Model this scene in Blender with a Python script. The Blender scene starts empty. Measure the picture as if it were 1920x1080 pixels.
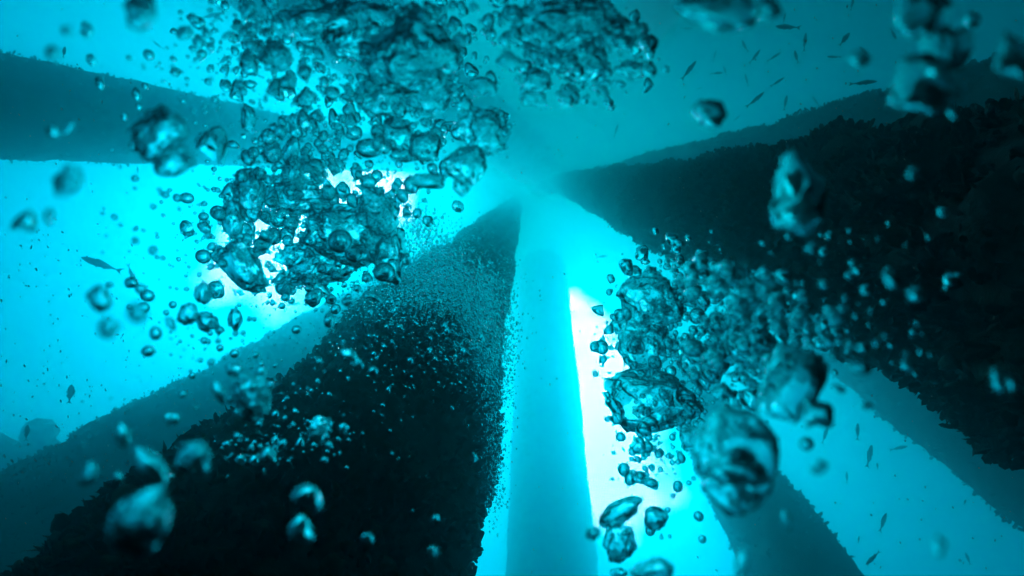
import bpy, math, random
import numpy as np
from mathutils import Vector, Matrix, Quaternion

random.seed(7)
C = bpy.context.scene.collection
SC = bpy.context.scene

# ------------------------------------------------------------------ camera
F = 960.0                                   # focal length in pixels of a 1920 wide frame
def cam_dir(px, py):
    return Vector(((px-960)/F, (540-py)/F, -1.0)).normalized()
ROT = cam_dir(1000, 350).rotation_difference(Vector((0, 0, 1)))   # the legs rise towards the zenith
cd = bpy.data.cameras.new('camera')
cam = bpy.data.objects.new('camera', cd); C.objects.link(cam)
cam.rotation_mode = 'QUATERNION'; cam.rotation_quaternion = ROT
cam.location = (0, 0, 0)
cd.sensor_width = 36; cd.lens = 18; cd.clip_start = 0.02; cd.clip_end = 500
cd.dof.use_dof = True; cd.dof.focus_distance = 1.6; cd.dof.aperture_fstop = 3.8
SC.camera = cam
def ray(px, py): return ROT @ cam_dir(px, py)
def at(px, py, dist): return ray(px, py) * dist

# ------------------------------------------------------------------ light through the water
W = bpy.data.worlds.new('World'); SC.world = W; W.use_nodes = True
nt = W.node_tree; N = nt.nodes; L = nt.links
N.clear()
out = N.new('ShaderNodeOutputWorld'); bg = N.new('ShaderNodeBackground')
L.new(bg.outputs[0], out.inputs['Surface'])
tc = N.new('ShaderNodeTexCoord')
def math_node(op, a, b=None, clamp=False):
    n = N.new('ShaderNodeMath'); n.operation = op; n.use_clamp = clamp
    for i, v in enumerate((a, b)):
        if v is None: continue
        if hasattr(v, 'links'): L.new(v, n.inputs[i])
        else: n.inputs[i].default_value = v
    return n.outputs[0]
nz = N.new('ShaderNodeTexNoise'); nz.inputs['Scale'].default_value = 8.0; nz.inputs['Detail'].default_value = 5
L.new(tc.outputs['Generated'], nz.inputs['Vector'])
mixv = N.new('ShaderNodeVectorMath'); mixv.operation = 'MULTIPLY_ADD'
L.new(nz.outputs['Color'], mixv.inputs[0]); mixv.inputs[1].default_value = (.16,)*3; 
sub = N.new('ShaderNodeVectorMath'); sub.operation = 'ADD'
L.new(tc.outputs['Generated'], sub.inputs[0]); sub.inputs[1].default_value = (-.08,)*3
L.new(sub.outputs[0], mixv.inputs[2])
warp = mixv.outputs[0]
def lobe(px, py, sharp, vec=None):
    """smooth lobe of light round a direction of the sky: exp(sharp*(cos-1))"""
    d = ray(px, py)
    dp = N.new('ShaderNodeVectorMath'); dp.operation = 'DOT_PRODUCT'
    nrm = N.new('ShaderNodeVectorMath'); nrm.operation = 'NORMALIZE'
    L.new(vec or tc.outputs['Generated'], nrm.inputs[0])
    L.new(nrm.outputs[0], dp.inputs[0]); dp.inputs[1].default_value = d
    e = math_node('MULTIPLY', math_node('SUBTRACT', dp.outputs['Value'], 1.0), sharp)
    return math_node('EXPONENT', e)
def scaled(v, k): return math_node('MULTIPLY', v, k)
def add_all(vs):
    t = vs[0]
    for v in vs[1:]: t = math_node('ADD', t, v)
    return t
LOBES = [  # px, py, sharpness, strength of the cyan
    (350, 450, 6.5, 1.8),
    (1120, 780, 10.0, 1.65),
    (1660, 1100, 6.0, 0.9),
    (60, 60, 8.0, 0.5),
    (40, 720, 8.0, 0.35),
    (920, 930, 14.0, 1.3),
    (1180, 500, 30.0, .6),
    (1030, 500, 40.0, .45),
    (640, 120, 14.0, 0.7),
]
base = add_all([scaled(lobe(a, b, s), k) for a, b, s, k in LOBES])
base = math_node('ADD', base, 0.012)
# world colour dimmed at upper right and zenith, for shade of an unmodelled deck
base = math_node('MULTIPLY', base, math_node('SUBTRACT', 1.0, scaled(lobe(1800, -40, 2.9), .97)))
base = math_node('MULTIPLY', base, math_node('SUBTRACT', 1.0, scaled(lobe(1010, 300, 40.0), .42)))
def window(px, py, rx_deg, soft):
    """bright patch of open surface: 1 inside, soft edge outside"""
    d = ray(px, py)
    dp = N.new('ShaderNodeVectorMath'); dp.operation = 'DOT_PRODUCT'
    nrm = N.new('ShaderNodeVectorMath'); nrm.operation = 'NORMALIZE'
    L.new(warp, nrm.inputs[0])
    L.new(nrm.outputs[0], dp.inputs[0]); dp.inputs[1].default_value = d
    ang = math_node('ARCCOSINE', dp.outputs['Value'])
    mr = N.new('ShaderNodeMapRange'); mr.interpolation_type = 'SMOOTHSTEP'
    L.new(ang, mr.inputs['Value'])
    mr.inputs['From Min'].default_value = math.radians(rx_deg - soft)
    mr.inputs['From Max'].default_value = math.radians(rx_deg + soft)
    mr.inputs['To Min'].default_value = 1; mr.inputs['To Max'].default_value = 0
    return mr.outputs['Result']
core = window(520, 482, 4.8, 1.8)
for a in ((600, 430, 4.8, 1.2), (700, 365, 2.8, 1.3), (425, 515, 2.2, 1.6), (1080, 590, 1.5, 1.4), (1092, 640, 2.5, 1.6), (1120, 720, 4.2, 1.5), (1150, 810, 4.6, 1.5), (1165, 890, 4.2, 1.4), (1225, 925, 2.2, 1.2)):
    core = math_node('MAXIMUM', core, window(*a))
SKY_K = 1.5
red = math_node('MULTIPLY', core, 52)
grn = math_node('ADD', math_node('MULTIPLY', base, math_node('ADD', scaled(lobe(1000, 350, 9.0), .50), 0.98)), math_node('MULTIPLY', core, 30))
blu = math_node('ADD', math_node('MULTIPLY', base, 1.14), math_node('MULTIPLY', core, 30))
cmb = N.new('ShaderNodeCombineColor')
L.new(red, cmb.inputs[0]); L.new(grn, cmb.inputs[1]); L.new(blu, cmb.inputs[2])
L.new(cmb.outputs[0], bg.inputs['Color']); bg.inputs['Strength'].default_value = SKY_K
W.cycles.sampling_method = 'MANUAL'; W.cycles.sample_map_resolution = 1024

SC.view_settings.view_transform = 'Standard'; SC.view_settings.look = 'None'
SC.view_settings.exposure = 0.0; SC.view_settings.gamma = 1.0
cy = SC.cycles
cy.max_bounces = 16; cy.transmission_bounces = 14; cy.glossy_bounces = 6; cy.diffuse_bounces = 2
cy.volume_bounces = 3; cy.transparent_max_bounces = 8
cy.caustics_reflective = False; cy.caustics_refractive = False
cy.sample_clamp_indirect = 4.0
cy.use_denoising = True
try: cy.denoiser = 'OPENIMAGEDENOISE'
except Exception: pass
cy.use_adaptive_sampling = False

# ------------------------------------------------------------------ helpers
def prop(o, label=None, cat=None, group=None, kind=None):
    if label: o['label'] = label
    if cat: o['category'] = cat
    if group: o['group'] = group
    if kind: o['kind'] = kind
    return o
def mesh_np(name, verts, faces, mat, smooth=True):
    """verts (n,3) array, faces (m,3) or (m,4) int array"""
    me = bpy.data.meshes.new(name)
    verts = np.ascontiguousarray(verts, dtype=np.float32); faces = np.ascontiguousarray(faces, dtype=np.int32)
    k = faces.shape[1]
    me.vertices.add(len(verts)); me.vertices.foreach_set('co', verts.ravel())
    me.loops.add(faces.size); me.loops.foreach_set('vertex_index', faces.ravel())
    me.polygons.add(len(faces))
    me.polygons.foreach_set('loop_start', np.arange(0, faces.size, k, dtype=np.int32))
    me.polygons.foreach_set('loop_total', np.full(len(faces), k, dtype=np.int32))
    me.polygons.foreach_set('use_smooth', np.full(len(faces), smooth, dtype=bool))
    me.update(calc_edges=True); me.validate()
    me.materials.append(mat)
    return me
def obj(name, me, parent=None, loc=None):
    o = bpy.data.objects.new(name, me); C.objects.link(o)
    if parent: o.parent = parent
    if loc is not None: o.location = loc
    return o
def _hash(ix, iy, iz, seed):
    h = (ix.astype(np.int64)*374761393 + iy.astype(np.int64)*668265263 + iz.astype(np.int64)*2147483647 + seed*974634777) & 0xffffffff
    h = ((h ^ (h >> 13)) * 1274126177) & 0xffffffff
    h = h ^ (h >> 16)
    return (h & 0xffff) / 32767.5 - 1.0
def noise3(p, seed=0):
    i = np.floor(p).astype(np.int64); f = p - i; u = f*f*(3-2*f)
    r = 0
    for dx in (0, 1):
        for dy in (0, 1):
            for dz in (0, 1):
                w = (u[:, 0] if dx else 1-u[:, 0])*(u[:, 1] if dy else 1-u[:, 1])*(u[:, 2] if dz else 1-u[:, 2])
                r = r + w*_hash(i[:, 0]+dx, i[:, 1]+dy, i[:, 2]+dz, seed)
    return r
def fbm(p, octs, seed=0, gain=.5, ridged=False):
    r = 0; a = 1.0
    for k in range(octs):
        n = noise3(p*(2.0**k) + 17.3*k, seed+k)
        if ridged: n = 1-2*np.abs(n)
        r = r + a*n; a *= gain
    return r

# ------------------------------------------------------------------ materials
def new_mat(name):
    m = bpy.data.materials.new(name); m.use_nodes = True
    return m, m.node_tree, m.node_tree.nodes['Principled BSDF']
def crust_mat(name, c1, c2, c3):
    m, t, b = new_mat(name)
    g = t.nodes.new('ShaderNodeNewGeometry')
    n1 = t.nodes.new('ShaderNodeTexNoise'); n1.inputs['Scale'].default_value = 6; n1.inputs['Detail'].default_value = 8
    n1.inputs['Roughness'].default_value = .7
    t.links.new(g.outputs['Position'], n1.inputs['Vector'])
    r = t.nodes.new('ShaderNodeValToRGB'); e = r.color_ramp.elements
    e[0].position = .35; e[0].color = (*c1, 1); e[1].position = .68; e[1].color = (*c3, 1)
    x = e.new(.52); x.color = (*c2, 1)
    t.links.new(n1.outputs['Fac'], r.inputs['Fac']); t.links.new(r.outputs['Color'], b.inputs['Base Color'])
    b.inputs['Roughness'].default_value = .85
    n2 = t.nodes.new('ShaderNodeTexNoise'); n2.inputs['Scale'].default_value = 60; n2.inputs['Detail'].default_value = 6
    t.links.new(g.outputs['Position'], n2.inputs['Vector'])
    bp = t.nodes.new('ShaderNodeBump'); bp.inputs['Strength'].default_value = .6; bp.inputs['Distance'].default_value = .02
    t.links.new(n2.outputs['Fac'], bp.inputs['Height']); t.links.new(bp.outputs[0], b.inputs['Normal'])
    return m
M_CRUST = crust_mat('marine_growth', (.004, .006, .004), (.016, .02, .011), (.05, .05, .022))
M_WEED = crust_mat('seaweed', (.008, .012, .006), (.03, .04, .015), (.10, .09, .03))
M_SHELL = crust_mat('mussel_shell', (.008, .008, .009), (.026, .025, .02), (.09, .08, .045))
M_FISH, _t, _b = new_mat('fish_skin'); _b.inputs['Base Color'].default_value = (.10, .13, .13, 1); _b.inputs['Roughness'].default_value = .45
M_SNOW, _t, _b = new_mat('particle'); _b.inputs['Base Color'].default_value = (.45, .45, .4, 1); _b.inputs['Roughness'].default_value = .9
m = bpy.data.materials.new('air_bubble'); m.use_nodes = True; M_AIR = m
t = m.node_tree; t.nodes.clear()
o_ = t.nodes.new('ShaderNodeOutputMaterial'); g_ = t.nodes.new('ShaderNodeBsdfGlass')
g_.inputs['IOR'].default_value = 0.752; g_.inputs['Roughness'].default_value = 0.0; g_.inputs['Color'].default_value = (.55, 1, 1, 1)
t.links.new(g_.outputs[0], o_.inputs['Surface'])

import bmesh
def ico(sub):
    bm = bmesh.new(); bmesh.ops.create_icosphere(bm, subdivisions=sub, radius=1.0)
    v = np.array([x.co[:] for x in bm.verts]); f = np.array([[l.index for l in x.verts] for x in bm.faces]); bm.free()
    return v, f
ICO = {k: ico(k) for k in (1, 2, 3, 4, 5, 6)}
# ------------------------------------------------------------------ legs of the platform
def leg(L0, L1, R0, R1, R, zlo, zhi, label, rough, nshell, shell, group='encrusted platform legs', du=160, dz=.05, seed=1, fronds=0):
    """a cylinder whose two silhouette lines pass through the given pixels; R sets its real radius, so its distance"""
    n1 = ray(*L0).cross(ray(*L1)).normalized(); n2 = ray(*R0).cross(ray(*R1)).normalized()
    ax = n1.cross(n2).normalized()
    if ax.z < 0: ax = -ax
    # centre direction in the plane across the axis
    def flat(v): v = v - ax*v.dot(ax); return v.normalized()
    a, b = flat(ray(*L0)), flat(ray(*R0))
    half = a.angle(b)/2; c = (a+b).normalized(); d = R/math.sin(half)
    centre = c*d
    u = c; v = ax.cross(u)
    R = R - rough*.45 - shell*.7
    root = bpy.data.objects.new('platform_leg', None); C.objects.link(root)
    root.location = centre + ax*zlo
    prop(root, label, 'platform leg', group)
    rel = lambda P: P - np.array(root.location)
    nz_ = int((zhi-zlo)/dz)+1
    # finer rings close to the camera
    s = np.linspace(zlo, zhi, nz_)
    th = np.linspace(0, 2*math.pi, du, endpoint=False)
    S, T = np.meshgrid(s, th, indexing='ij'); S = S.ravel(); T = T.ravel()
    ca, sa = np.cos(T), np.sin(T)
    U, V, A, CE = (np.array(x) for x in (u, v, ax, centre))
    P0 = CE + np.outer(S, A) + (np.outer(ca, U)+np.outer(sa, V))*R
    dsp = rough*(0.9*fbm(P0*1.3, 3, seed) + 0.8*fbm(P0*5.0, 4, seed+9, gain=.6))
    P = P0 + (np.outer(ca, U)+np.outer(sa, V))*(dsp[:, None]*.6)
    i = np.arange(nz_-1)[:, None]*du; j = np.arange(du)[None, :]
    f = np.stack([(i+j), (i+(j+1) % du), (i+du+(j+1) % du), (i+du+j)], -1).reshape(-1, 4)
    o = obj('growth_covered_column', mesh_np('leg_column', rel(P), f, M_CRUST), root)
    if nshell:
        rng = np.random.default_rng(seed)
        # scatter denser low down where they show large
        q = rng.random(nshell)**1.6
        s = zlo+1.5 + q*(zhi-zlo-1.5)
        ph = rng.uniform(-math.pi*.62, math.pi*.62, nshell) + math.pi
        ca, sa = np.cos(ph), np.sin(ph)
        rad = np.outer(ca, U)+np.outer(sa, V)
        base_ = CE + np.outer(s, A) + rad*R
        # clumped: thin out between clumps, push clumps outwards
        cl = fbm(base_*3.2, 3, seed+31)
        keep = rng.random(nshell) < np.clip(.55+cl*.9, .12, 1)
        base_, rad, cl = base_[keep], rad[keep], cl[keep]; n = len(base_)
        dd = rough*(0.9*fbm(base_*1.3, 3, seed) + 0.8*fbm(base_*5.0, 4, seed+9, gain=.6))*.6
        base_ = base_ + rad*(dd + np.clip(cl, 0, 1)*shell*.8*rng.random(n))[:, None]
        dirn = rad*rng.uniform(.4, 1.2, (n, 1)) + rng.normal(0, .55, (n, 3)) + np.array(A)*rng.uniform(-.2, .5, (n, 1))
        dirn /= np.linalg.norm(dirn, axis=1)[:, None]
        side = np.cross(dirn, rng.normal(0, 1, (n, 3))); side /= np.linalg.norm(side, axis=1)[:, None]
        th3 = np.cross(dirn, side)
        ln = shell*np.minimum(rng.lognormal(0, .35, n), 1.6)[:, None]*.9
        w = ln*rng.uniform(.28, .5, (n, 1)); k = ln*rng.uniform(.1, .22, (n, 1))
        # mussel: pointed foot, broad rounded lip
        vs = [base_ - dirn*ln*.3,
              base_+dirn*ln*.35+side*w*.8, base_+dirn*ln*.35-side*w*.8, base_+dirn*ln*.4+th3*k, base_+dirn*ln*.4-th3*k,
              base_+dirn*ln*.85+side*w*.75, base_+dirn*ln*.85-side*w*.7, base_+dirn*ln*1.05]
        VV = np.stack(vs, 1).reshape(-1, 3)
        tri = np.array([(0, 1, 3), (0, 3, 2), (0, 4, 1), (0, 2, 4), (1, 5, 3), (2, 3, 6), (3, 5, 7), (3, 7, 6), (1, 4, 5), (2, 6, 4), (4, 7, 5), (4, 6, 7)])
        FF = (np.arange(n)[:, None, None]*8 + tri[None]).reshape(-1, 3)
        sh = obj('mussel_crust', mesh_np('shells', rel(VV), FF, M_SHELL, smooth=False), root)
        prop(sh, kind='stuff')
    if fronds > 20000:               # rounded sponges and anemones between the mussels
        rng = np.random.default_rng(seed+99); m_ = 9000
        s = zlo+1.5 + rng.random(m_)**1.6*(zhi*.5-zlo-1.5); ph = rng.uniform(-math.pi*.62, math.pi*.62, m_) + math.pi
        rad = np.outer(np.cos(ph), U)+np.outer(np.sin(ph), V); b0 = CE + np.outer(s, A) + rad*R
        keep = rng.random(m_) < np.clip(.25+1.2*fbm(b0*1.7, 2, seed+5), .03, 1); b0, rad = b0[keep], rad[keep]; n = len(b0)
        b0 = b0 + rad*(rough*(0.9*fbm(b0*1.3, 3, seed) + 0.8*fbm(b0*5.0, 4, seed+9, gain=.6))*.6+.004)[:, None]
        iv, if_ = ICO[2]; sz = np.minimum(.010*rng.lognormal(0, .5, n), .021)[:, None, None]
        VV = iv[None]*sz*rng.uniform(.7, 1.3, (n, 1, 3)) + b0[:, None, :]; VV = VV.reshape(-1, 3)
        VV = VV + .008*np.stack([fbm(VV*55+9*k, 2, k) for k in range(3)], 1)
        o_l = obj('sponge_lumps', mesh_np('lumps', rel(VV), (np.arange(n)[:, None, None]*len(iv)+if_[None]).reshape(-1, 3), M_WEED), root)
        prop(o_l, kind='stuff')
    if fronds:
        rng = np.random.default_rng(seed+77)
        s = zlo+1.5 + rng.random(fronds)**1.6*(zhi*.5-zlo-1.5)
        ph = rng.uniform(-math.pi*.62, math.pi*.62, fronds) + math.pi
        rad = np.outer(np.cos(ph), U)+np.outer(np.sin(ph), V)
        b0 = CE + np.outer(s, A) + rad*R
        cl = fbm(b0*2.1, 3, seed+55); keep = rng.random(fronds) < np.clip(cl*2.2, 0.03, 1); b0, rad, cl = b0[keep], rad[keep], cl[keep]; n = len(b0)
        b0 = b0 + rad*(rough*(0.9*fbm(b0*1.3, 3, seed) + 0.8*fbm(b0*5.0, 4, seed+9, gain=.6))*.6)[:, None]
        d = rad*rng.uniform(.5, 1.1, (n, 1)) + rng.normal(0, .45, (n, 3)); d /= np.linalg.norm(d, axis=1)[:, None]
        sd = np.cross(d, rng.normal(0, 1, (n, 3))); sd /= np.linalg.norm(sd, axis=1)[:, None]
        ln = np.minimum(.012*rng.lognormal(0, .45, n)*(1+np.clip(cl, 0, 1)), .024)[:, None]*(1 if R < .6 else 1.6); w = ln*rng.uniform(.06, .3, (n, 1))
        bend = np.array(A)*rng.uniform(-.5, .5, (n, 1))*ln + rng.normal(0, .25, (n, 3))*ln
        p1 = b0+d*ln*.5+bend*.3; p2 = b0+d*ln+bend; th = np.cross(d, sd)*w*.5
        VV = np.stack([b0-sd*w*.6, b0+sd*w*.6, b0+th, p1-sd*w, p1+sd*w, p1+th, p2], 1).reshape(-1, 3)
        tri = np.array([(0, 1, 4), (0, 4, 3), (1, 2, 5), (1, 5, 4), (2, 0, 3), (2, 3, 5), (3, 4, 6), (4, 5, 6), (5, 3, 6)])
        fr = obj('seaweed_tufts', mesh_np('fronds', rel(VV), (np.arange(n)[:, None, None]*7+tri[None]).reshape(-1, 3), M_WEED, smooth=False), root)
        prop(fr, kind='stuff')
    return root
LEGS = 1
leg((0, 1030), (870, 430), (905, 1080), (972, 450), .46, -3, 26,
    'black mussel-covered leg rising from the bottom left corner to the centre', .075, 110000, .020, seed=3, dz=.03, du=260, fronds=60000)
leg((0, 872), (560, 590), (0, 1250), (700, 640), .62, -4, 26,
    'dim blue leg directly behind the black leg at lower left', .08, 30000, .034, seed=5, fronds=9000)
leg((0, 88), (480, 200), (0, 303), (560, 318), .58, -5, 26,
    'smooth looking blue leg crossing the left edge of the picture', .035, 9000, .035, seed=7)
leg((945, 1080), (968, 640), (1125, 1080), (1073, 600), 1.35, -5, 26,
    'pale turquoise leg standing upright below the centre beside the white glow', .05, 24000, .03, seed=9)
leg((1385, 1080), (1300, 880), (1628, 1075), (1440, 840), .56, -5, 26,
    'blue leg leaving the bottom edge right of the bubble cloud', .05, 9000, .045, seed=11, fronds=9000)
leg((1480, 560), (1920, 820), (1640, 775), (1920, 1005), .42, -5, 26,
    'blue leg below the big black leg at the right edge', .05, 9000, .045, seed=13, fronds=9000)
leg((1280, 287), (1920, 182), (1270, 500), (1900, 890), .42, -3, 26,
    'big black leg thick with mussels filling the right side', .09, 110000, .025, seed=15, dz=.03, du=260, fronds=60000)
leg((1300, 262), (1920, 88), (1300, 330), (1920, 250), .31, -4, 26,
    'dark shadowy leg above and behind the big black leg at upper right', .08, 30000, .032, seed=17, fronds=9000)
leg((420, 10), (760, 215), (700, -60), (880, 120), 1.3, -5, 26,
    'faint leg seen through the bubbles at the top edge', .05, 5000, .05, seed=19)
leg((1170, -20), (1120, 120), (1330, -20), (1200, 120), 1.2, -5, 26,
    'faint dusky leg at the top edge right of the centre', .05, 5000, .05, seed=21)

# ------------------------------------------------------------------ far braces at the left edge
def tube_mesh(p, q, r0, r1, n=24, m=14, seed=0):
    p = Vector(p); q = Vector(q); a = (q-p).normalized(); u = a.orthogonal().normalized(); v = a.cross(u)
    vs = []; fs = []
    for i in range(m+1):
        k = i/m; c = p.lerp(q, k); r = r0+(r1-r0)*k
        for j in range(n):
            t = 2*math.pi*j/n; d = u*math.cos(t)+v*math.sin(t)
            vs.append(tuple(c+d*r))
    vs = np.array(vs); cen = np.repeat(np.array([tuple(p.lerp(q, i/m)) for i in range(m+1)]), n, 0)
    vs = vs + (vs-cen)*(.14*fbm(vs*2.3, 4, seed))[:, None]
    for i in range(m):
        for j in range(n):
            fs.append((i*n+j, i*n+(j+1) % n, (i+1)*n+(j+1) % n, (i+1)*n+j))
    return vs, np.array(fs)
root = bpy.data.objects.new('brace_joint', None); C.objects.link(root); root.location = at(40, 840, 13)
prop(root, 'far hazy joint of pipes low at the left edge', 'pipe brace')
for nm, p, q, r0, r1 in (('brace_pipe', at(-160, 790, 13.5), at(70, 890, 13), .36, .36), ('brace_pipe', at(-120, 980, 13), at(95, 815, 12.8), .24, .24)):
    vs, fs = tube_mesh(p, q, r0, r1, seed=int(r0*100))
    obj(nm, mesh_np(nm, vs-np.array(root.location), fs, M_CRUST), root)
v_, f_ = ICO[5]
k_ = at(75, 812, 12.7)
cap_ = v_*np.array([.26, .26, .26])*(1+.12*fbm(v_*2.2, 3, 4))[:, None] + np.array(k_) - np.array(root.location)
obj('joint_can', mesh_np('joint_can', cap_, f_, M_CRUST), root)

# ------------------------------------------------------------------ fish
def fish_mesh(bend, deep):
    """head at +x, length 1, one closed body with its fins"""
    xs = [(-.34, .012), (-.24, .028), (-.08, .062), (.08, .084), (.22, .088), (.34, .074), (.43, .046), (.485, .018), (.5, .003)]
    n = 14; vs = []; fs = []
    for x, h in xs:
        for j in range(n):
            t = 2*math.pi*j/n
            vs.append((x, math.cos(t)*h*.52, math.sin(t)*h*deep))
    for i in range(len(xs)-1):
        for j in range(n):
            a, b = i*n+j, i*n+(j+1) % n
            fs += [(a, b, b+n), (a, b+n, a+n)]
    def fin(pts, th=.006):
        k = len(vs)
        for s_ in (-1, 1):
            for x, z in pts: vs.append((x, s_*th, z))
        m = len(pts)
        for i in range(1, m-1):
            fs.append((k, k+i, k+i+1)); fs.append((k+m, k+m+i+1, k+m+i))
        for i in range(m):
            a, b = k+i, k+(i+1) % m
            fs.append((a, a+m, b+m)); fs.append((a, b+m, b))
    d = deep
    fin([(-.31, 0), (-.33, .015), (-.44, .07*min(d, 1.3)), (-.50, .09*min(d, 1.3)), (-.44, .03)])
    fin([(-.31, 0), (-.44, -.03), (-.50, -.09*min(d, 1.3)), (-.44, -.07*min(d, 1.3)), (-.33, -.015)])
    fin([(-.30, -.014), (-.30, .014), (-.43, .035), (-.44, 0), (-.43, -.035)])
    fin([(.22, .08*d), (.17, .115*d), (.05, .10*d), (-.12, .062*d), (-.20, .03*d), (.0, .06*d)])
    fin([(-.02, -.07*d), (-.06, -.10*d), (-.17, -.06*d), (-.21, -.03*d)])
    fin([(.18, -.08*d), (.10, -.12*d), (.08, -.08*d)])
    V = np.array(vs); x = V[:, 0]
    V[:, 1] += bend*.35*np.sin((x-.1)*3.2)*np.clip(.3-x, 0, 1)
    return V, np.array(fs)
FM = [mesh_np('fish_body', *fish_mesh(b, d), M_FISH) for b, d in ((.3, 1.0), (-.4, .9), (.8, 1.0), (0, 1.25), (-.2, 1.7))]
FWD = ROT @ Vector((0, 0, -1)); RGT = ROT @ Vector((1, 0, 0)); UPV = ROT @ Vector((0, 1, 0))
def fish(px, py, ln, ang, dist, kind, label, group):
    d = ray(px, py); r = (RGT - d*RGT.dot(d)).normalized(); u = r.cross(-d).normalized() if False else (UPV - d*UPV.dot(d) - r*UPV.dot(r)).normalized()
    a = math.radians(ang); yaw = random.uniform(-.4, .4)
    xh = (r*math.cos(a)+u*math.sin(a))*math.cos(yaw)+d*math.sin(yaw)
    zh = (-r*math.sin(a)+u*math.cos(a)); zh = (zh-xh*zh.dot(xh)).normalized()
    if math.cos(a) < 0: zh = -zh
    # roll a little so that back or belly shows
    zh = Quaternion(xh, random.uniform(-.35, .35)) @ zh
    yh = zh.cross(xh)
    o = bpy.data.objects.new('fish', FM[kind]); C.objects.link(o)
    cosv = d.dot(FWD); s = ln/F*dist*cosv*1.08/max(math.cos(yaw), .7)
    dist *= 2.0; s *= 1.8
    o.matrix_world = Matrix.Translation(d*dist) @ Matrix((xh, yh, zh)).transposed().to_4x4() @ Matrix.Scale(s, 4)
    prop(o, label, 'fish', group)
GU = 'fish schooling above the dark legs at upper right'; GL = 'fish swimming in the open water at lower right'; GX = 'fish in the bright water at left'
FISH = [
 (1478,51,46,176,2.6,0,'dark fish swimming left, the largest near the top right bubbles',GU),
 (1470,36,22,88,4.2,1,'small upright fish just above the large dark left-facing fish',GU),
 (1509,80,34,96,3.6,0,'slender fish pointing straight up right of the large dark fish',GU),
 (1583,74,26,62,2.8,4,'deep-bodied dark oval fish among the slender ones',GU),
 (1675,63,24,-52,3.6,0,'fish diving to the right beside the big bubble at upper right',GU),
 (1416,106,28,62,4.0,2,'curved fish rising to the right left of centre in the school',GU),
 (1451,107,28,38,5.0,1,'faint slim fish slanting up right in the middle of the school',GU),
 (1493,108,28,112,4.0,2,'curved fish standing almost upright under the upright slender fish',GU),
 (1564,107,25,176,3.6,1,'small level fish below the deep-bodied oval fish',GU),
 (1621,97,28,138,4.4,0,'fish slanting up left beside the blurred dark bubble',GU),
 (1396,86,24,122,4.6,2,'thin curved fish left of the curved rising fish',GU),
 (1291,133,42,56,2.8,0,'dark fish climbing to the right above the lone round bubble',GU),
 (1343,137,24,2,4.0,1,'small level fish right of the dark climbing fish',GU),
 (1360,133,20,118,5.6,2,'faint fish crossing the tail of the small level fish',GU),
 (1400,150,24,112,5.0,1,'faint steep fish under the curved rising fish',GU),
 (1457,154,28,36,3.6,0,'fish slanting up right over the top of the dusky leg',GU),
 (1416,188,40,48,3.4,2,'long fish slanting up right just above the dusky leg',GU),
 (1473,193,28,90,4.4,0,'upright fish touching the edge of the dusky leg',GU),
 (1618,155,46,6,2.6,1,'dark fish lying level on the crest of the dusky leg',GU),
 (1310,166,12,20,5.6,1,'tiny fish between the dark climbing fish and the round bubble',GU),
 (1381,222,16,44,5.6,1,'tiny faint fish low near the dusky leg beside the round bubble',GU),
 (1598,8,22,94,3.8,0,'fish pointing up at the top edge of the picture',GU),
 (1405,32,24,-50,4.2,0,'fish diving under the big blurred bubble at the top edge',GU),
 (1286,53,24,2,6.5,1,'very faint level fish left of the school',GU),
 (1155,245,26,74,6.0,1,'faint lone fish near the fading tip of the black leg',None),
 (1340,104,20,80,6.5,1,'very faint upright fish high at the left of the school',GU),
 (1530,190,24,130,6.4,1,'very faint fish above the dusky leg right of the upright fish',GU),
 (1128,481,22,8,5.5,0,'small level fish in the bright gap right of the centre',None),
 (1108,542,16,38,5.5,1,'tiny fish at the top of the white glow',None),
 (1547,816,36,66,3.8,1,'fish rising beside the curled small fish in the lower right water',GL),
 (1562,798,13,24,4.4,2,'small curled fish at the top of the lower right group',GL),
 (1608,810,34,80,3.8,0,'nearly upright fish at the top of the lower right group',GL),
 (1630,856,46,70,3.6,0,'long slim fish, the longest of the lower right group',GL),
 (1684,840,32,12,4.4,0,'level fish near the blue leg in the lower right group',GL),
 (1645,874,13,84,3.4,3,'tiny dark fish beside the longest fish',GL),
 (1588,896,24,80,5.6,1,'faint upright fish below the rising fish',GL),
 (1655,980,40,58,3.4,0,'dark fish rising to the right near the lower right leg edge',GL),
 (1610,1012,15,70,4.0,2,'tiny curled fish next to the edge of the blue leg',GL),
 (1637,1046,38,218,3.0,1,'dark fish with open forked tail heading down left at the bottom',GL),
 (1815,1048,22,92,5.2,3,'faint stubby upright fish near the bottom right corner',GL),
 (1410,762,52,34,5.2,0,'long faint fish slipping between two big crumpled bubbles',None),
 (1809,942,12,60,4.0,3,'tiny stubby fish by the lowest blue leg at right',GL),
 (193,497,70,155,2.4,0,'large slim fish heading up left beside the bubble cloud',GX),
 (247,514,42,-80,3.0,2,'slim fish pointing down just right of the large slim fish',GX),
 (419,113,32,32,3.4,3,'greenish stout fish above the end of the blue leg',GX),
 (297,85,22,134,4.6,1,'small faint fish above the blue leg at the left',GX),
 (480,91,26,55,4.4,1,'faint slanting fish among the upper bubbles',GX),
 (120,98,22,66,2.8,3,'stout fish on the upper edge of the blue leg at left',GX),
 (395,30,46,14,4.4,1,'long faint fish near the top edge among bubbles',GX),
 (258,320,18,84,5.0,1,'tiny fish just below the blue leg at left',GX),
 (132,739,36,92,2.6,4,'dark deep-bodied fish hanging above the lower left leg',GX),
 (50,812,32,96,2.8,3,'dim upright fish in front of the far pipe joint',GX),
 (545,570,34,4,4.0,1,'thin level fish under the white glow behind the bubbles',GX),
]
for a in FISH: fish(*a)

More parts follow.
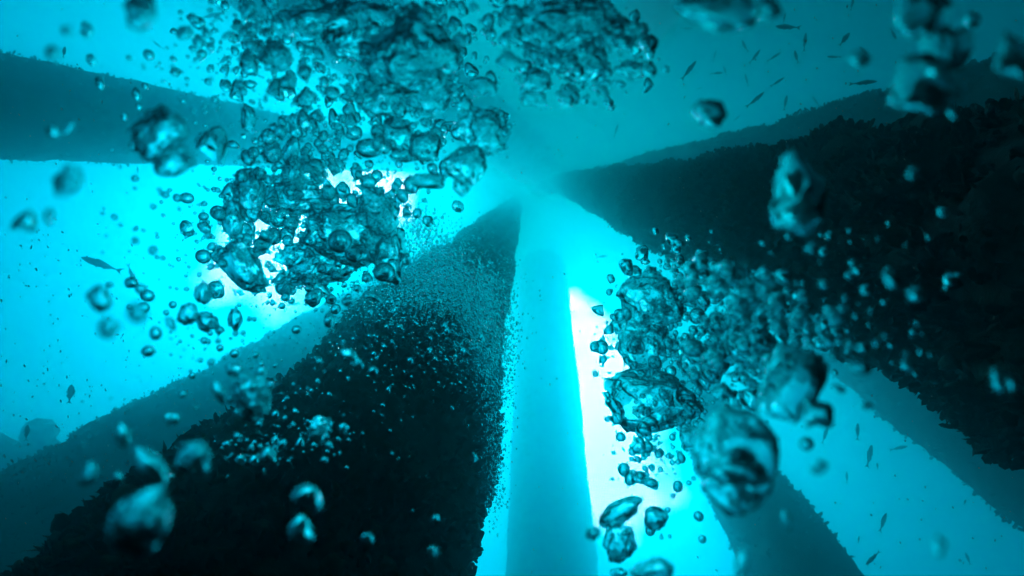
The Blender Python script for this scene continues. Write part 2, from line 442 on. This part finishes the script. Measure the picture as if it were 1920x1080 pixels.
# ------------------------------------------------------------------ air bubbles
def shape(kind, sub, seed):
    v, f = ICO[sub]; v = v.copy(); off = np.array([seed*3.71, seed*1.93, seed*5.17])
    if kind == 'round':
        v *= (1+.05*fbm(v*1.1+off, 2, seed))[:, None]
    elif kind == 'wobble':
        v *= (1+.26*fbm(v*1.1+off, 2, seed))[:, None]
        v += .12*np.stack([noise3(v*2.2+off+k, seed+k) for k in range(3)], 1)
    elif kind == 'cap':
        y = v[:, 1]; r2 = v[:, 0]**2+v[:, 2]**2
        low = y < 0
        y2 = np.where(low, -.10*(-y)**.5 + .42*(1-r2)*(-y)**.3, y*.95)
        v[:, 1] = y2 + .25*np.sin(v[:, 0]*1.6+seed)*.5
        v *= (1+.12*fbm(v*1.3+off, 2, seed))[:, None]
    elif kind == 'crumple':          # torn pocket: folded by a strong low warp, then creased
        nv_ = lambda sc, q: np.stack([noise3(v*sc+off+7*k, seed+q+k) for k in range(3)], 1)
        v = v + .34*nv_(1.25, 0) + .12*nv_(2.7, 11)
        d = .06*fbm(v*2.6+off, 3, seed+5, ridged=True)
        v *= (1+d)[:, None]
    elif kind == 'dense':
        nv_ = lambda sc, q: np.stack([noise3(v*sc+off+7*k, seed+q+k) for k in range(3)], 1)
        v = v + .34*nv_(1.5, 0) + .20*nv_(3.6, 11)
        d = .07*fbm(v*4.0+off, 3, seed+5, ridged=True)
        v *= (1+d)[:, None]
    elif kind == 'fold':             # smooth folded sheet of air
        v = v + .62*np.stack([noise3(v*.95+off+7*k, seed+k) for k in range(3)], 1) + .10*np.stack([noise3(v*2.4+off+7*k, seed+20+k) for k in range(3)], 1)
        v *= (1+.03*fbm(v*3+off, 2, seed))[:, None]
    elif kind == 'drop':
        y = v[:, 1]; k = np.where(y > 0, 1-.72*y**1.3, 1.0)
        v[:, 0] *= k; v[:, 2] *= k; v[:, 1] *= 1.15
        v *= (1+.07*fbm(v*1.6+off, 2, seed))[:, None]
    lo, hi = v.min(0), v.max(0)
    return (v-(lo+hi)/2)/((hi-lo)/2), f
NB = [0]
def bubble(px, py, w, h, ang, kind, dist, label, group=None, sub=None):
    if kind == 'crumple' and dist < .4 and px > 1000: kind = 'fold'
    sub = sub or {'fold': 6, 'crumple': 6, 'dense': 6, 'wobble': 5, 'round': 4, 'cap': 5, 'drop': 4}[kind]
    NB[0] += 1; v, f = shape(kind, sub, NB[0])
    d = ray(px, py); zc = d.dot(FWD)
    if kind in ('crumple', 'dense', 'fold'): w, h = w*1.18, h*1.18
    k = dist*zc/F/2
    v = v*np.array([w*k, h*k, (w*h)**.5*k*{'fold': .45, 'crumple': .5, 'dense': .5, 'wobble': .65, 'cap': .9}.get(kind, .85)])
    o = obj('air_bubble', mesh_np('bubble', v, f, M_AIR), loc=tuple(d*dist))
    o.rotation_mode = 'QUATERNION'
    o.rotation_quaternion = ROT @ Quaternion((0, 0, 1), math.radians(ang))
    prop(o, label, 'air bubble', group)
    return o
H = [
 # px, py, w, h, tilt, kind, distance, label
 (265,22,52,74,-28,'wobble',.30,'large black glossy bubble cut by the top edge at left'),
 (97,101,26,30,10,'wobble',.30,'small dark blurred bubble on the upper edge of the left leg'),
 (126,58,20,18,0,'wobble',.32,'small dark smudge bubble near the top left corner'),
 (164,56,22,32,0,'wobble',.45,'ragged little dark bubble above the left leg'),
 (171,112,16,22,15,'wobble',.6,'small pale-tipped bubble at the upper edge of the left leg'),
 (186,156,14,26,20,'wobble',.7,'bright-tipped bubble pair upper one on the left leg'),
 (256,176,13,28,8,'drop',.7,'elongated bright bubble high on the left leg'),
 (260,200,10,14,8,'round',.7,'small bubble hanging under the elongated bright bubble'),
 (233,218,10,18,-8,'round',.6,'small bright oval bubble in the middle of the left leg'),
 (249,273,13,20,0,'round',.6,'small bright oval bubble near the lower edge of the left leg'),
 (99,245,22,26,0,'wobble',.35,'soft pale bubble in the left part of the left leg'),
 (128,241,12,30,-40,'wobble',.38,'soft slanting pale bubble right of the soft pale round one'),
 (298,250,95,85,20,'crumple',.42,'blurred crumpled bubble in front of the right part of the left leg'),
 (322,300,66,52,30,'crumple',.42,'blurred crumpled bubble hanging below its twin on the left leg'),
 (402,268,52,66,-25,'cap',.55,'arched clear bubble beside the blurred crumpled pair'),
 (376,262,18,38,-20,'wobble',.55,'narrow dark-rimmed bubble at the left of the arched clear bubble'),
 (126,342,40,56,-30,'crumple',.28,'dark blurred ragged bubble below the left leg'),
 (47,413,32,42,-15,'cap',.32,'dark crescent bubble nearest the left edge'),
 (92,406,18,30,0,'wobble',.30,'faint blurred bubble right of the dark crescent'),
 (186,560,40,54,10,'wobble',.34,'blurred oval bubble with dark left rim in the bright water'),
 (204,614,34,38,0,'crumple',.26,'pale blurred bubble under the blurred oval one'),
 (255,586,32,36,10,'crumple',.26,'pale blurred bubble right of the blurred oval one'),
 (321,607,15,30,25,'wobble',.45,'narrow dark slanting bubble left of the swarm'),
 (292,625,20,26,0,'round',.5,'dark-ringed bubble below the narrow slanting one'),
 (388,604,46,36,-25,'wobble',.6,'glossy oval bubble at the lower left of the swarm'),
 (352,588,34,36,0,'crumple',.55,'ragged teal bubble touching the glossy oval one'),
 (379,550,32,44,10,'wobble',.6,'clear pear-shaped bubble left of the white glow'),
 (554,237,26,52,5,'wobble',.7,'tall clear oval bubble at the upper swarm'),
 (585,235,26,36,10,'cap',.7,'short clear bubble right of the tall oval one'),
 (514,242,24,20,30,'wobble',.7,'small slanting clear bubble left of the tall oval one'),
 (508,285,40,44,0,'wobble',.7,'round hazy bubble below the small slanting one'),
 (545,280,34,60,-15,'wobble',.75,'long clear bubble joining the tall oval from below'),
 (549,322,42,62,10,'crumple',.75,'ragged upright bubble above the swarm'),
 (592,326,20,44,35,'wobble',.7,'slanting teal bubble above the white gap of the swarm'),
 (465,222,22,54,10,'crumple',.7,'stack of ripples bubble left of the tall oval'),
 (692,278,50,36,0,'round',.65,'smooth oval bubble with dark lower rim above the glow'),
 (742,250,66,66,0,'wobble',.62,'large clear wobbling bubble at the centre of the upper swarm'),
 (796,274,62,62,0,'wobble',.60,'large round clear bubble holding a small ring'),
 (758,292,60,24,-5,'wobble',.64,'flat bubble beneath the two large clear bubbles'),
 (872,306,68,66,-20,'crumple',.50,'faceted egg-shaped bubble at the right end of the upper swarm'),
 (908,245,92,78,-20,'dense',.55,'dense grainy bubble lump at the right end above the faceted egg'),
 (925,210,24,20,0,'wobble',.6,'small ringlike bubble on top of the dense grainy lump'),
 (866,350,30,34,0,'crumple',.5,'small ragged bubble below the faceted egg'),
 (800,338,60,28,-5,'crumple',.55,'flat ragged bubble left of the faceted egg'),
 (768,92,170,150,-10,'crumple',.52,'huge domed bubble full of ripples at the top centre'),
 (690,60,150,110,10,'crumple',.60,'broad rippled bubble behind the huge dome'),
 (590,40,130,70,0,'crumple',.62,'broad dim rippled bubble at the top edge left of the dome'),
 (800,180,84,70,0,'crumple',.6,'teal crumpled bubble directly below the huge dome'),
 (720,190,80,56,10,'crumple',.6,'wide crumpled bubble below left of the huge dome'),
 (516,105,54,50,0,'crumple',.55,'dark-topped crumpled bubble in the upper left swarm'),
 (345,62,30,22,0,'crumple',.5,'small dark crumpled bubble right of the black glossy one'),
 (428,66,30,10,25,'wobble',.5,'thin dark sliver bubble in the upper left swarm'),
 (482,33,38,12,-5,'wobble',.5,'thin dark flat bubble near the top edge'),
 (573,185,46,34,25,'wobble',.6,'pale-bellied slanting bubble right of the upper left swarm'),
 (682,162,16,38,-20,'drop',.6,'pointed leaf-like bubble above the large clear ones'),
 (870,195,32,34,0,'wobble',.62,'clear ring-shaped bubble right of the teal crumpled one'),
 (905,165,50,34,0,'crumple',.55,'faint crumpled bubble at the right end of the dome'),
 (954,111,42,26,0,'crumple',.45,'lone blurred dark-tipped bubble between the two top swarms'),
 (560,365,100,64,0,'dense',.85,'wide teal bubble lump at the top of the dark swarm'),
 (650,438,150,100,-10,'dense',.80,'largest dark teal bubble lump in the middle of the swarm'),
 (708,398,72,88,10,'dense',.72,'upright grainy bubble lump right of the largest lump'),
 (736,482,58,90,0,'crumple',.72,'knobbly bubble lump at the right rim of the swarm'),
 (600,492,140,80,8,'dense',.85,'flat grainy bubble lump under the largest lump'),
 (468,368,60,84,20,'crumple',.80,'leaning bubble lump at the upper left of the swarm'),
 (436,412,44,76,0,'wobble',.75,'tall teal bubble left of the white gap'),
 (455,500,56,92,25,'crumple',.75,'leaning dark bubble chain left of the white gap'),
 (638,452,46,46,0,'round',.70,'round disc bubble on the largest lump'),
 (720,510,42,38,0,'round',.66,'smooth round bubble at the lower right of the swarm'),
 (755,367,22,28,20,'round',.65,'clear bubble with dark ring alone in the white glow'),
 (440,600,28,44,0,'wobble',.7,'teal bubble hanging below the swarm'),
 (617,598,22,34,0,'drop',.6,'teardrop bubble with dark bottom under the swarm'),
 (701,555,40,20,-12,'cap',.6,'bright-rimmed looped bubble over the top of the black leg'),
 (652,566,26,18,0,'wobble',.6,'glinting bubble left of the bright-rimmed loop'),
 (556,618,18,16,0,'round',.7,'small shiny oval bubble below the white glow'),
 (579,527,14,14,0,'round',.7,'small round bubble in front of the white gap'),
 (438,694,34,26,-15,'wobble',.45,'smooth grey-blue bubble atop the rippled bubble'),
 (470,742,66,84,20,'crumple',.42,'rippled layered bubble where the lower left leg meets the black leg'),
 (411,736,22,50,22,'wobble',.40,'dark two-tone bubble left of the rippled layered one'),
 (490,697,20,24,10,'round',.45,'bright round bubble right of the smooth grey-blue one'),
 (508,722,14,16,0,'round',.45,'small bubble right of the rippled layered one'),
 (316,787,12,26,0,'wobble',.42,'left one of the tight bubble pair on the blue leg'),
 (328,785,18,24,10,'wobble',.42,'right one of the tight bubble pair on the blue leg'),
 (342,740,12,13,0,'round',.5,'small bubble above the tight pair on the blue leg'),
 (229,816,26,46,14,'wobble',.32,'dark oval bubble joined to the long dark bubble'),
 (282,872,36,92,38,'drop',.30,'long dark tapering bubble with bright rim at lower left'),
 (365,860,62,72,20,'wobble',.30,'big smooth dome bubble with dark inside at lower left'),
 (166,888,34,42,0,'wobble',.28,'pale blurred bubble left of the long dark one'),
 (221,895,16,20,0,'wobble',.32,'small pale blurred bubble under the long dark one'),
 (262,985,96,110,10,'crumple',.24,'very large blurred pale crumpled bubble near the bottom left corner'),
 (579,928,58,36,-22,'cap',.34,'bright arched cap bubble on the black leg'),
 (565,990,44,48,0,'cap',.34,'bright hooked ring bubble below the arched cap'),
 (690,1008,24,17,-15,'cap',.40,'small bright bubble right of the hooked ring'),
 (811,1035,20,22,0,'wobble',.36,'blurred bright dot bubble near the bottom of the black leg'),
 (818,971,14,12,-25,'cap',.5,'little bright bubble near the right edge of the black leg'),
 (890,857,10,18,20,'cap',.7,'tiny bright hook bubble at the right edge of the black leg'),
 (597,803,30,46,-20,'crumple',.5,'bright squiggle bubble on the black leg'),
 (502,852,28,26,0,'cap',.5,'bright ring bubble in the lower cluster on the black leg'),
 (653,664,36,22,-25,'wobble',.5,'shiny white-tipped bubble on the upper part of the black leg'),
 (668,680,28,18,-30,'crumple',.5,'dim bubble trailing the shiny white-tipped one'),
 (700,695,18,16,0,'round',.55,'bright round bubble right of the shiny white-tipped one'),
 (1222,562,112,104,-20,'crumple',.50,'crumpled bubble head at the top of the right-hand cloud'),
 (1205,655,82,92,0,'crumple',.55,'knobbly teal bubble under the crumpled head'),
 (1225,756,170,108,-5,'crumple',.58,'broad rounded crumpled bubble jutting into the white glow'),
 (1318,688,96,84,0,'wobble',.55,'hazy domed bubble in the middle of the right-hand cloud'),
 (1240,592,48,60,0,'wobble',.56,'clear ring bubble inside the right-hand cloud'),
 (1228,680,26,26,0,'round',.5,'small ringed bubble left of the hazy dome'),
 (1485,722,96,118,-15,'crumple',.34,'dark blurred crumpled bubble at the right of the cloud'),
 (1410,650,110,90,0,'wobble',.42,'wide pale wobbling bubble at the upper right of the cloud'),
 (1378,836,128,128,0,'crumple',.30,'big blurred bubble with black right rim'),
 (1380,908,112,104,15,'crumple',.31,'big blurred bubble just below the black-rimmed one'),
 (1292,818,36,40,0,'wobble',.45,'soft round bubble left of the big blurred pair'),
 (1196,836,30,32,0,'wobble',.5,'dark round bubble hanging under the broad crumpled one'),
 (1170,880,24,26,0,'round',.5,'clear ringed bubble alone in front of the white glow'),
 (1235,852,15,15,0,'round',.5,'small ringed bubble right of the dark round one'),
 (1219,905,30,18,-5,'round',.5,'flat clear oval bubble low in the white glow'),
 (1197,896,28,26,0,'wobble',.52,'pale bubble behind the flat clear oval'),
 (1271,912,18,22,0,'round',.5,'small ringed bubble at the right border of the glow'),
 (1277,858,14,22,20,'round',.5,'small thin-rimmed bubble above the border ring'),
 (1164,958,94,40,24,'wobble',.42,'flat leaf-shaped teal bubble below the white glow'),
 (1230,972,46,42,0,'wobble',.42,'thick-rimmed round bubble right of the leaf-shaped one'),
 (1160,1020,52,66,-25,'crumple',.42,'lumpy bubble under the leaf-shaped one'),
 (1112,1000,30,26,30,'wobble',.38,'blurred bubble at the left tip of the leaf-shaped one'),
 (1222,1072,74,44,5,'crumple',.40,'lumpy bubble cut by the bottom edge'),
 (1160,1075,34,18,0,'wobble',.45,'small bubble at the bottom edge left of the lumpy one'),
 (1317,1011,14,15,0,'round',.5,'small lone bubble right above the bottom edge'),
 (1392,1058,22,60,-12,'wobble',.28,'dark blurred upright streak bubble at the bottom edge'),
 (1208,772,16,14,0,'round',.55,'small dark dot bubble on the broad crumpled one'),
 (1500,362,92,138,10,'crumple',.32,'tall bright crumpled bubble alone on the big black leg'),
 (1330,211,66,56,-25,'wobble',.34,'lone round bubble with bright lower left side above the black leg'),
 (1186,131,72,32,-5,'wobble',.5,'flat spindle bubble right of the top centre swarm'),
 (1140,137,16,16,0,'round',.5,'small bubble on the left tip of the flat spindle'),
 (1249,130,11,14,30,'round',.5,'small bubble beyond the right tip of the flat spindle'),
 (1062,40,180,90,0,'crumple',.48,'broad crumpled bubble cut by the top edge right of centre'),
 (1085,110,110,76,-15,'crumple',.5,'crumpled bubble in the middle of the top centre swarm'),
 (1005,150,56,48,10,'wobble',.5,'bright-sided bubble at the lower left of the top centre swarm'),
 (1072,132,50,36,-20,'wobble',.48,'dark-lined clear bubble low in the top centre swarm'),
 (1000,185,44,30,0,'crumple',.5,'ragged bubble, lowest left of the top centre swarm'),
 (1062,185,28,30,10,'crumple',.5,'ragged bubble, lowest in the middle of the top centre swarm'),
 (1010,60,44,66,-10,'wobble',.48,'upright clear bubble at the left of the top centre swarm'),
 (1170,60,80,52,10,'crumple',.48,'crumpled bubble at the right of the top centre swarm'),
 (1128,168,36,18,-35,'wobble',.5,'slanting bubble, lowest right of the top centre swarm'),
 (1345,10,130,72,-8,'crumple',.30,'big blurred bubble cut by the top edge over the fish'),
 (1440,18,56,40,-10,'wobble',.30,'blurred bubble right of the big one over the fish'),
 (1735,30,104,84,-35,'crumple',.30,'big blurred bubble cut by the top edge at upper right'),
 (1774,92,66,84,10,'crumple',.30,'blurred bubble in the middle of the upper right chain'),
 (1728,162,110,94,-35,'crumple',.29,'blurred bright-bellied bubble, lowest of the upper right chain'),
 (1785,212,12,32,40,'wobble',.33,'thin bright streak bubble under the upper right chain'),
 (1822,38,24,30,20,'round',.36,'small round dark-centred bubble near the top right corner'),
 (1908,105,56,90,20,'crumple',.28,'blurred bubble cut by the right edge'),
 (1612,110,38,30,0,'wobble',.30,'blurred dark-centred bubble beside the fish school'),
 (1523,465,28,22,30,'wobble',.34,'soft bubble under the tall bright crumpled one'),
 (1555,441,12,18,-25,'round',.4,'small bright bubble above the soft one on the black leg'),
 (1600,495,14,18,20,'round',.4,'small bright drop bubble on the black leg'),
 (1670,520,26,44,15,'wobble',.36,'bright curved bubble in the middle of the black leg'),
 (1716,550,34,30,-20,'wobble',.34,'soft bright bubble right of the bright curved one'),
 (1565,593,42,26,-10,'wobble',.33,'blurred bubble along the lower edge of the black leg'),
 (1611,690,46,26,-18,'wobble',.33,'bright bubble with dark tip below the black leg'),
 (1701,684,24,30,10,'wobble',.36,'bright triangular bubble on the lower black leg'),
 (1870,712,16,46,8,'wobble',.33,'tall narrow bright bubble near the right edge'),
 (1897,718,14,32,12,'wobble',.33,'short narrow bright bubble at its right by the right edge'),
 (1710,323,18,26,0,'wobble',.32,'faint bubble high on the black leg'),
 (1568,602,28,22,0,'wobble',.36,'dim bubble under the blurred one on the lower edge'),
 (1512,832,26,26,0,'round',.36,'dark-rimmed round bubble in the lower right water'),
 (1536,776,52,50,0,'crumple',.32,'blurred ring-like bubble right of the dark crumpled one'),
 (1625,762,22,15,0,'wobble',.38,'small dark oval bubble below the black leg'),
 (1537,876,30,24,0,'crumple',.25,'very soft faint bubble under the dark-rimmed round one'),
 (1572,728,30,14,-35,'wobble',.36,'dark slanting streak bubble below the black leg'),
 (1475,975,34,18,-55,'crumple',.30,'faint smear bubble on the blue leg at the bottom'),
 (1764,1025,16,34,0,'crumple',.25,'very faint upright smear bubble at lower right'),
 (1142,548,12,13,0,'round',.5,'tiny ring bubble left of the crumpled head'),
 (1335,434,8,9,0,'round',.6,'tiny bright bubble above the bubble band on the black leg'),
 (858,387,20,20,0,'crumple',1.4,'little foamy bubble near the vanishing end of the legs'),
]
H = [a[:6]+(a[6]*1.45,)+a[7:] if a[0] > 1100 and a[1] > 470 and .4 < a[6] < .6 else a for a in H]
for a in H: bubble(*a)
n_hero = NB[0]

# variants for the numerous smaller ones
PROTO = {}
def protos(kind, sub, n):
    key = (kind, sub)
    if key not in PROTO: PROTO[key] = [shape(kind, sub, 300+sub*40+i)[0] for i in range(n)]
    return PROTO[key]
rng = np.random.default_rng(42)
ORD = ('first second third fourth fifth sixth seventh eighth ninth tenth eleventh twelfth thirteenth fourteenth fifteenth sixteenth '
       'seventeenth eighteenth nineteenth twentieth').split()
# cx, cy, half width, half height, tilt, how many, size lo, size hi (px), distance lo, hi, elongation, individuals, phrase, kinds
CL = [
 (575,430,190,115,-8,430,5,30,.70,1.15,1.35,16,'in the dark swarm before the white glow','wwrc'),
 (470,390,110,110,0,110,6,24,.65,1.0,1.4,8,'at the left rim of the dark swarm','wwr'),
 (640,545,120,40,-6,70,5,18,.7,1.0,1.2,6,'under the dark swarm','rwr'),
 (640,110,270,130,8,520,5,28,.5,.9,1.8,14,'in the drifting swarm at the top left of centre','wwwc'),
 (740,230,200,120,0,230,5,28,.55,.9,1.4,8,'around the large clear bubbles of the upper swarm','wrc'),
 (560,290,120,60,10,110,6,26,.6,1.0,1.5,0,'','wxr'),
 (470,60,110,60,10,90,5,22,.5,.8,1.8,0,'','xwx'),
 (860,40,120,60,0,60,8,34,.4,.7,1.7,0,'','wc'),
 (1080,90,125,100,10,260,6,30,.42,.7,1.5,10,'in the top centre swarm','xwxc'),
 (1250,640,108,172,5,420,5,30,.72,1.15,1.4,10,'in the left half of the right-hand cloud','xwrcx'),
 (1420,640,125,110,0,300,6,38,.42,.75,1.6,5,'in the right half of the right-hand cloud','xwrx'),
 (1370,535,120,42,14,110,7,34,.4,.6,1.5,12,'in the glittering band along the black leg','wwc'),
 (1530,600,90,60,30,36,9,34,.33,.5,1.6,6,'at the tail of the glittering band','w'),
 (1640,540,180,150,20,46,6,24,.33,.5,1.6,8,'scattered over the big black leg','w'),
 (535,825,125,45,-6,95,4,16,.5,.8,1.4,10,'in the glittering cluster low on the black leg','wcr'),
 (560,700,110,60,-30,30,4,14,.5,.8,1.4,3,'strung along the top edge of the black leg','wr'),
 (760,640,150,110,0,95,4,11,.8,1.2,1.2,8,'sprinkled over the upper black leg','ccr'),
 (430,640,100,60,0,60,4,15,.5,.8,1.2,6,'trailing below the swarm toward the lower left leg','rw'),
 (270,430,110,180,0,46,5,20,.45,.8,1.3,6,'thinly scattered left of the swarm','rw'),
 (380,130,120,90,0,60,5,20,.45,.8,1.4,5,'thinly scattered at the upper left','rw'),
 (1235,900,70,105,0,36,5,20,.65,.95,1.2,5,'around the lower white glow','r'),
 (1240,830,80,60,0,60,5,14,.8,1.0,1.2,0,'','wr'),
 (300,780,160,120,0,22,3,10,.4,.8,1.2,0,'','r'),
 (680,760,180,200,0,40,2.5,7,.6,1.2,1.2,0,'','rc'),
 (600,170,280,170,0,330,3,8,.6,1.1,1.3,0,'','rw'),
 (480,430,170,130,0,170,3,8,.8,1.3,1.3,0,'','r'),
 (1310,650,210,150,10,220,3,8,.7,1.1,1.3,0,'','rw'),
 (1080,110,130,100,0,90,3,7,.5,.8,1.4,0,'','w'),
 (900,640,60,140,0,50,3,8,1.0,1.5,1.2,0,'','rc'),
]
KN = {'x': 'crumple', 'w': 'wobble', 'r': 'round', 'c': 'cap'}
SV, SF, nv = [], [], 0
def local_bubble(px, py, size, dist, elong, kind, sub, i):
    vv = protos(kind, sub, 10)[i % 10]
    d = ray(px, py); k = dist*d.dot(FWD)/F/2*size
    e = rng.uniform(1, elong)
    q = ROT @ Quaternion((0, 0, 1), rng.uniform(-.6, .6)+(0 if rng.random() < .7 else 1.2)) @ Quaternion((0, 1, 0), rng.uniform(0, 6.28) if kind != 'cap' else 0)
    R = np.array(q.to_matrix())
    return vv*np.array([k/e**.5, k*e**.5, k]), R, d*dist
for (cx, cy, rx, ry, tilt, n, s0, s1, d0, d1, el, ind, phrase, kinds) in CL:
    r = np.sqrt(rng.random(n))*rng.choice([1, 1, 1.12, 1.28, .7], n); th = rng.uniform(0, 2*math.pi, n)
    X, Y = r*np.cos(th)*rx, r*np.sin(th)*ry; t = math.radians(tilt)
    PX, PY = cx+X*math.cos(t)-Y*math.sin(t), cy+X*math.sin(t)+Y*math.cos(t)
    S = s0*(s1*1.15/s0)**(rng.random(n)**2.0); D = rng.uniform(d0, d1, n)
    on = (PX > 5) & (PX < 1915) & (PY > 5) & (PY < 1075)
    order = np.argsort(-S*on); big = set(order[:ind].tolist())
    chosen = []
    for i in range(n):
        kind = KN[kinds[i % len(kinds)]]
        sub = 3 if i in big or S[i] > 20 or kind == 'crumple' else 2
        v, R, loc = local_bubble(PX[i], PY[i], S[i], D[i], el, kind, sub, i)
        f = ICO[sub][1]
        if i in big:
            o = obj('air_bubble', mesh_np('bubble', v @ R.T, f, M_AIR), loc=tuple(loc)); chosen.append((PX[i], S[i], kind, o))
        else:
            SV.append(v @ R.T + np.array(loc)); SF.append(f+nv); nv += len(v)
    chosen.sort(key=lambda c: c[0])
    for k, (x, s_, kind, o) in enumerate(chosen):
        w = {'crumple': 'ragged', 'wobble': 'wobbly', 'round': 'rounded', 'cap': 'arched'}[kind]
        where = 'leftmost' if k == 0 else ('rightmost' if k == len(chosen)-1 else ORD[k]+' from the left')
        prop(o, '%s bubble, %s, %s' % (w, where.replace(' from the left', ' from left'), phrase), 'air bubble', 'clear bubbles '+phrase)
# droplets torn off round every ragged pocket
for a in [h for h in H if h[5] in ('crumple', 'dense') and h[2]*h[3] > 2000 and h[6] > .4]:
    for q in range(int(6+a[2]*a[3]/800)):
        t = rng.uniform(0, 6.283); rr = rng.uniform(.75, 1.15)
        px = a[0]+math.cos(t)*rr*a[2]*.5; py = a[1]+math.sin(t)*rr*a[3]*.5; kind = ('wobble', 'round', 'crumple')[q % 3]
        sub = 3 if kind == 'crumple' else 2
        v, R, loc = local_bubble(px, py, rng.uniform(4, 16)*rng.uniform(.6, 1.4), a[6]*rng.uniform(.95, 1.15), 1.5, kind, sub, q)
        SV.append(v @ R.T + np.array(loc)); SF.append(ICO[sub][1]+nv); nv += len(v)
# fine plume rising along the black leg
def fine(poly_t, n, s0, s1, d0, d1):
    """poly_t: list of (px, py, spread x, spread y, weight)"""
    global nv
    wts = np.array([p[4] for p in poly_t], float); wts /= wts.sum()
    idx = rng.choice(len(poly_t), n, p=wts)
    vv = protos('round', 1, 4); f = ICO[1][1]
    for i in range(n):
        a, b, sx, sy, _ = poly_t[idx[i]]
        px, py = a+rng.normal(0, sx), b+rng.normal(0, sy)
        dist = rng.uniform(d0, d1); s = s0*(s1/s0)**(rng.random()**2)
        d = ray(px, py); k = dist*d.dot(FWD)/F/2*s
        SV.append(vv[i % 4]*np.array([k, k*rng.uniform(.9, 1.4), k]) @ np.array(ROT.to_matrix()).T + np.array(d*dist)); SF.append(f+nv); nv += len(vv[0])
fine([(780,420,26,22,1), (800,470,40,30,2), (800,520,55,30,2.6), (850,540,45,30,2.6), (905,560,22,36,1.6), (900,610,28,40,1.6), (735,560,50,30,1.2),
      (920,680,16,40,.9), (925,800,14,60,.8), (930,900,12,40,.4), (955,650,9,60,.7), (870,650,50,50,.5)], 9500, 1.7, 4.4, 1.0, 1.8)
fine([(560,430,110,60,1), (700,350,40,30,.4), (500,540,80,30,.5)], 450, 2.2, 7, .8, 1.2)
fine([(640,640,160,70,1), (520,830,90,30,.6)], 300, 1.8, 4.5, .8, 1.6)
o = obj('fine_bubbles', mesh_np('fine_bubbles', np.concatenate(SV), np.concatenate(SF), M_AIR))
prop(o, 'thousands of fine air bubbles filling the swarms and rising past the black leg', 'small bubbles', kind='stuff')

# ------------------------------------------------------------------ drifting particles
V, Fc, nv2 = [], [], 0
tet = np.array([(1, 1, 1), (-1, -1, 1), (-1, 1, -1), (1, -1, -1)], float); tf = np.array([(0, 1, 2), (0, 3, 1), (0, 2, 3), (1, 3, 2)])
v1, f1 = ICO[1]
for i in range(900):
    px, py = rng.uniform(-20, 1940), rng.uniform(-20, 1100)
    if i < 240: px, py = rng.uniform(0, 420), rng.uniform(420, 900)
    dist = rng.uniform(.8, 4.0); d = ray(px, py); k = rng.uniform(.5, 1.3)*1.6/F*dist/2
    s = v1*k*np.array([1, rng.uniform(1, 3.2), 1])*(1+.3*noise3(v1*2+i, 5))[:, None]
    q = ROT @ Quaternion((0, 0, 1), rng.normal(.25, .4))
    V.append(s @ np.array(q.to_matrix()).T + np.array(d*dist)); Fc.append(f1+nv2); nv2 += len(v1)
o = obj('plankton', mesh_np('plankton', np.concatenate(V), np.concatenate(Fc), M_SNOW))
prop(o, 'tiny drifting specks of plankton scattered through the water', 'plankton', kind='stuff')
print('bubbles', n_hero, sum(1 for o in bpy.data.objects if o.name.startswith('air_bubble')))

# ------------------------------------------------------------------ the water's haze
me = bpy.data.meshes.new('haze')
x0, y0, z0, x1, y1, z1 = -34, -34, -7, 34, 34, 27
vs = [(x, y, z) for x in (x0, x1) for y in (y0, y1) for z in (z0, z1)]
me.from_pydata(vs, [], [(0, 1, 3, 2), (4, 6, 7, 5), (0, 4, 5, 1), (2, 3, 7, 6), (0, 2, 6, 4), (1, 5, 7, 3)])
hz = bpy.data.materials.new('sea_water'); hz.use_nodes = True
t = hz.node_tree; t.nodes.clear(); o_ = t.nodes.new('ShaderNodeOutputMaterial'); pv = t.nodes.new('ShaderNodeVolumePrincipled')
pv.inputs['Color'].default_value = (0.0, .86, .97, 1); pv.inputs['Density'].default_value = .155
pv.inputs['Anisotropy'].default_value = .93; pv.inputs['Absorption Color'].default_value = (0, 0, 0, 1)
t.links.new(pv.outputs[0], o_.inputs['Volume']); me.materials.append(hz)
prop(obj('haze', me), 'greenish blue sea water filling the whole picture', kind='stuff')
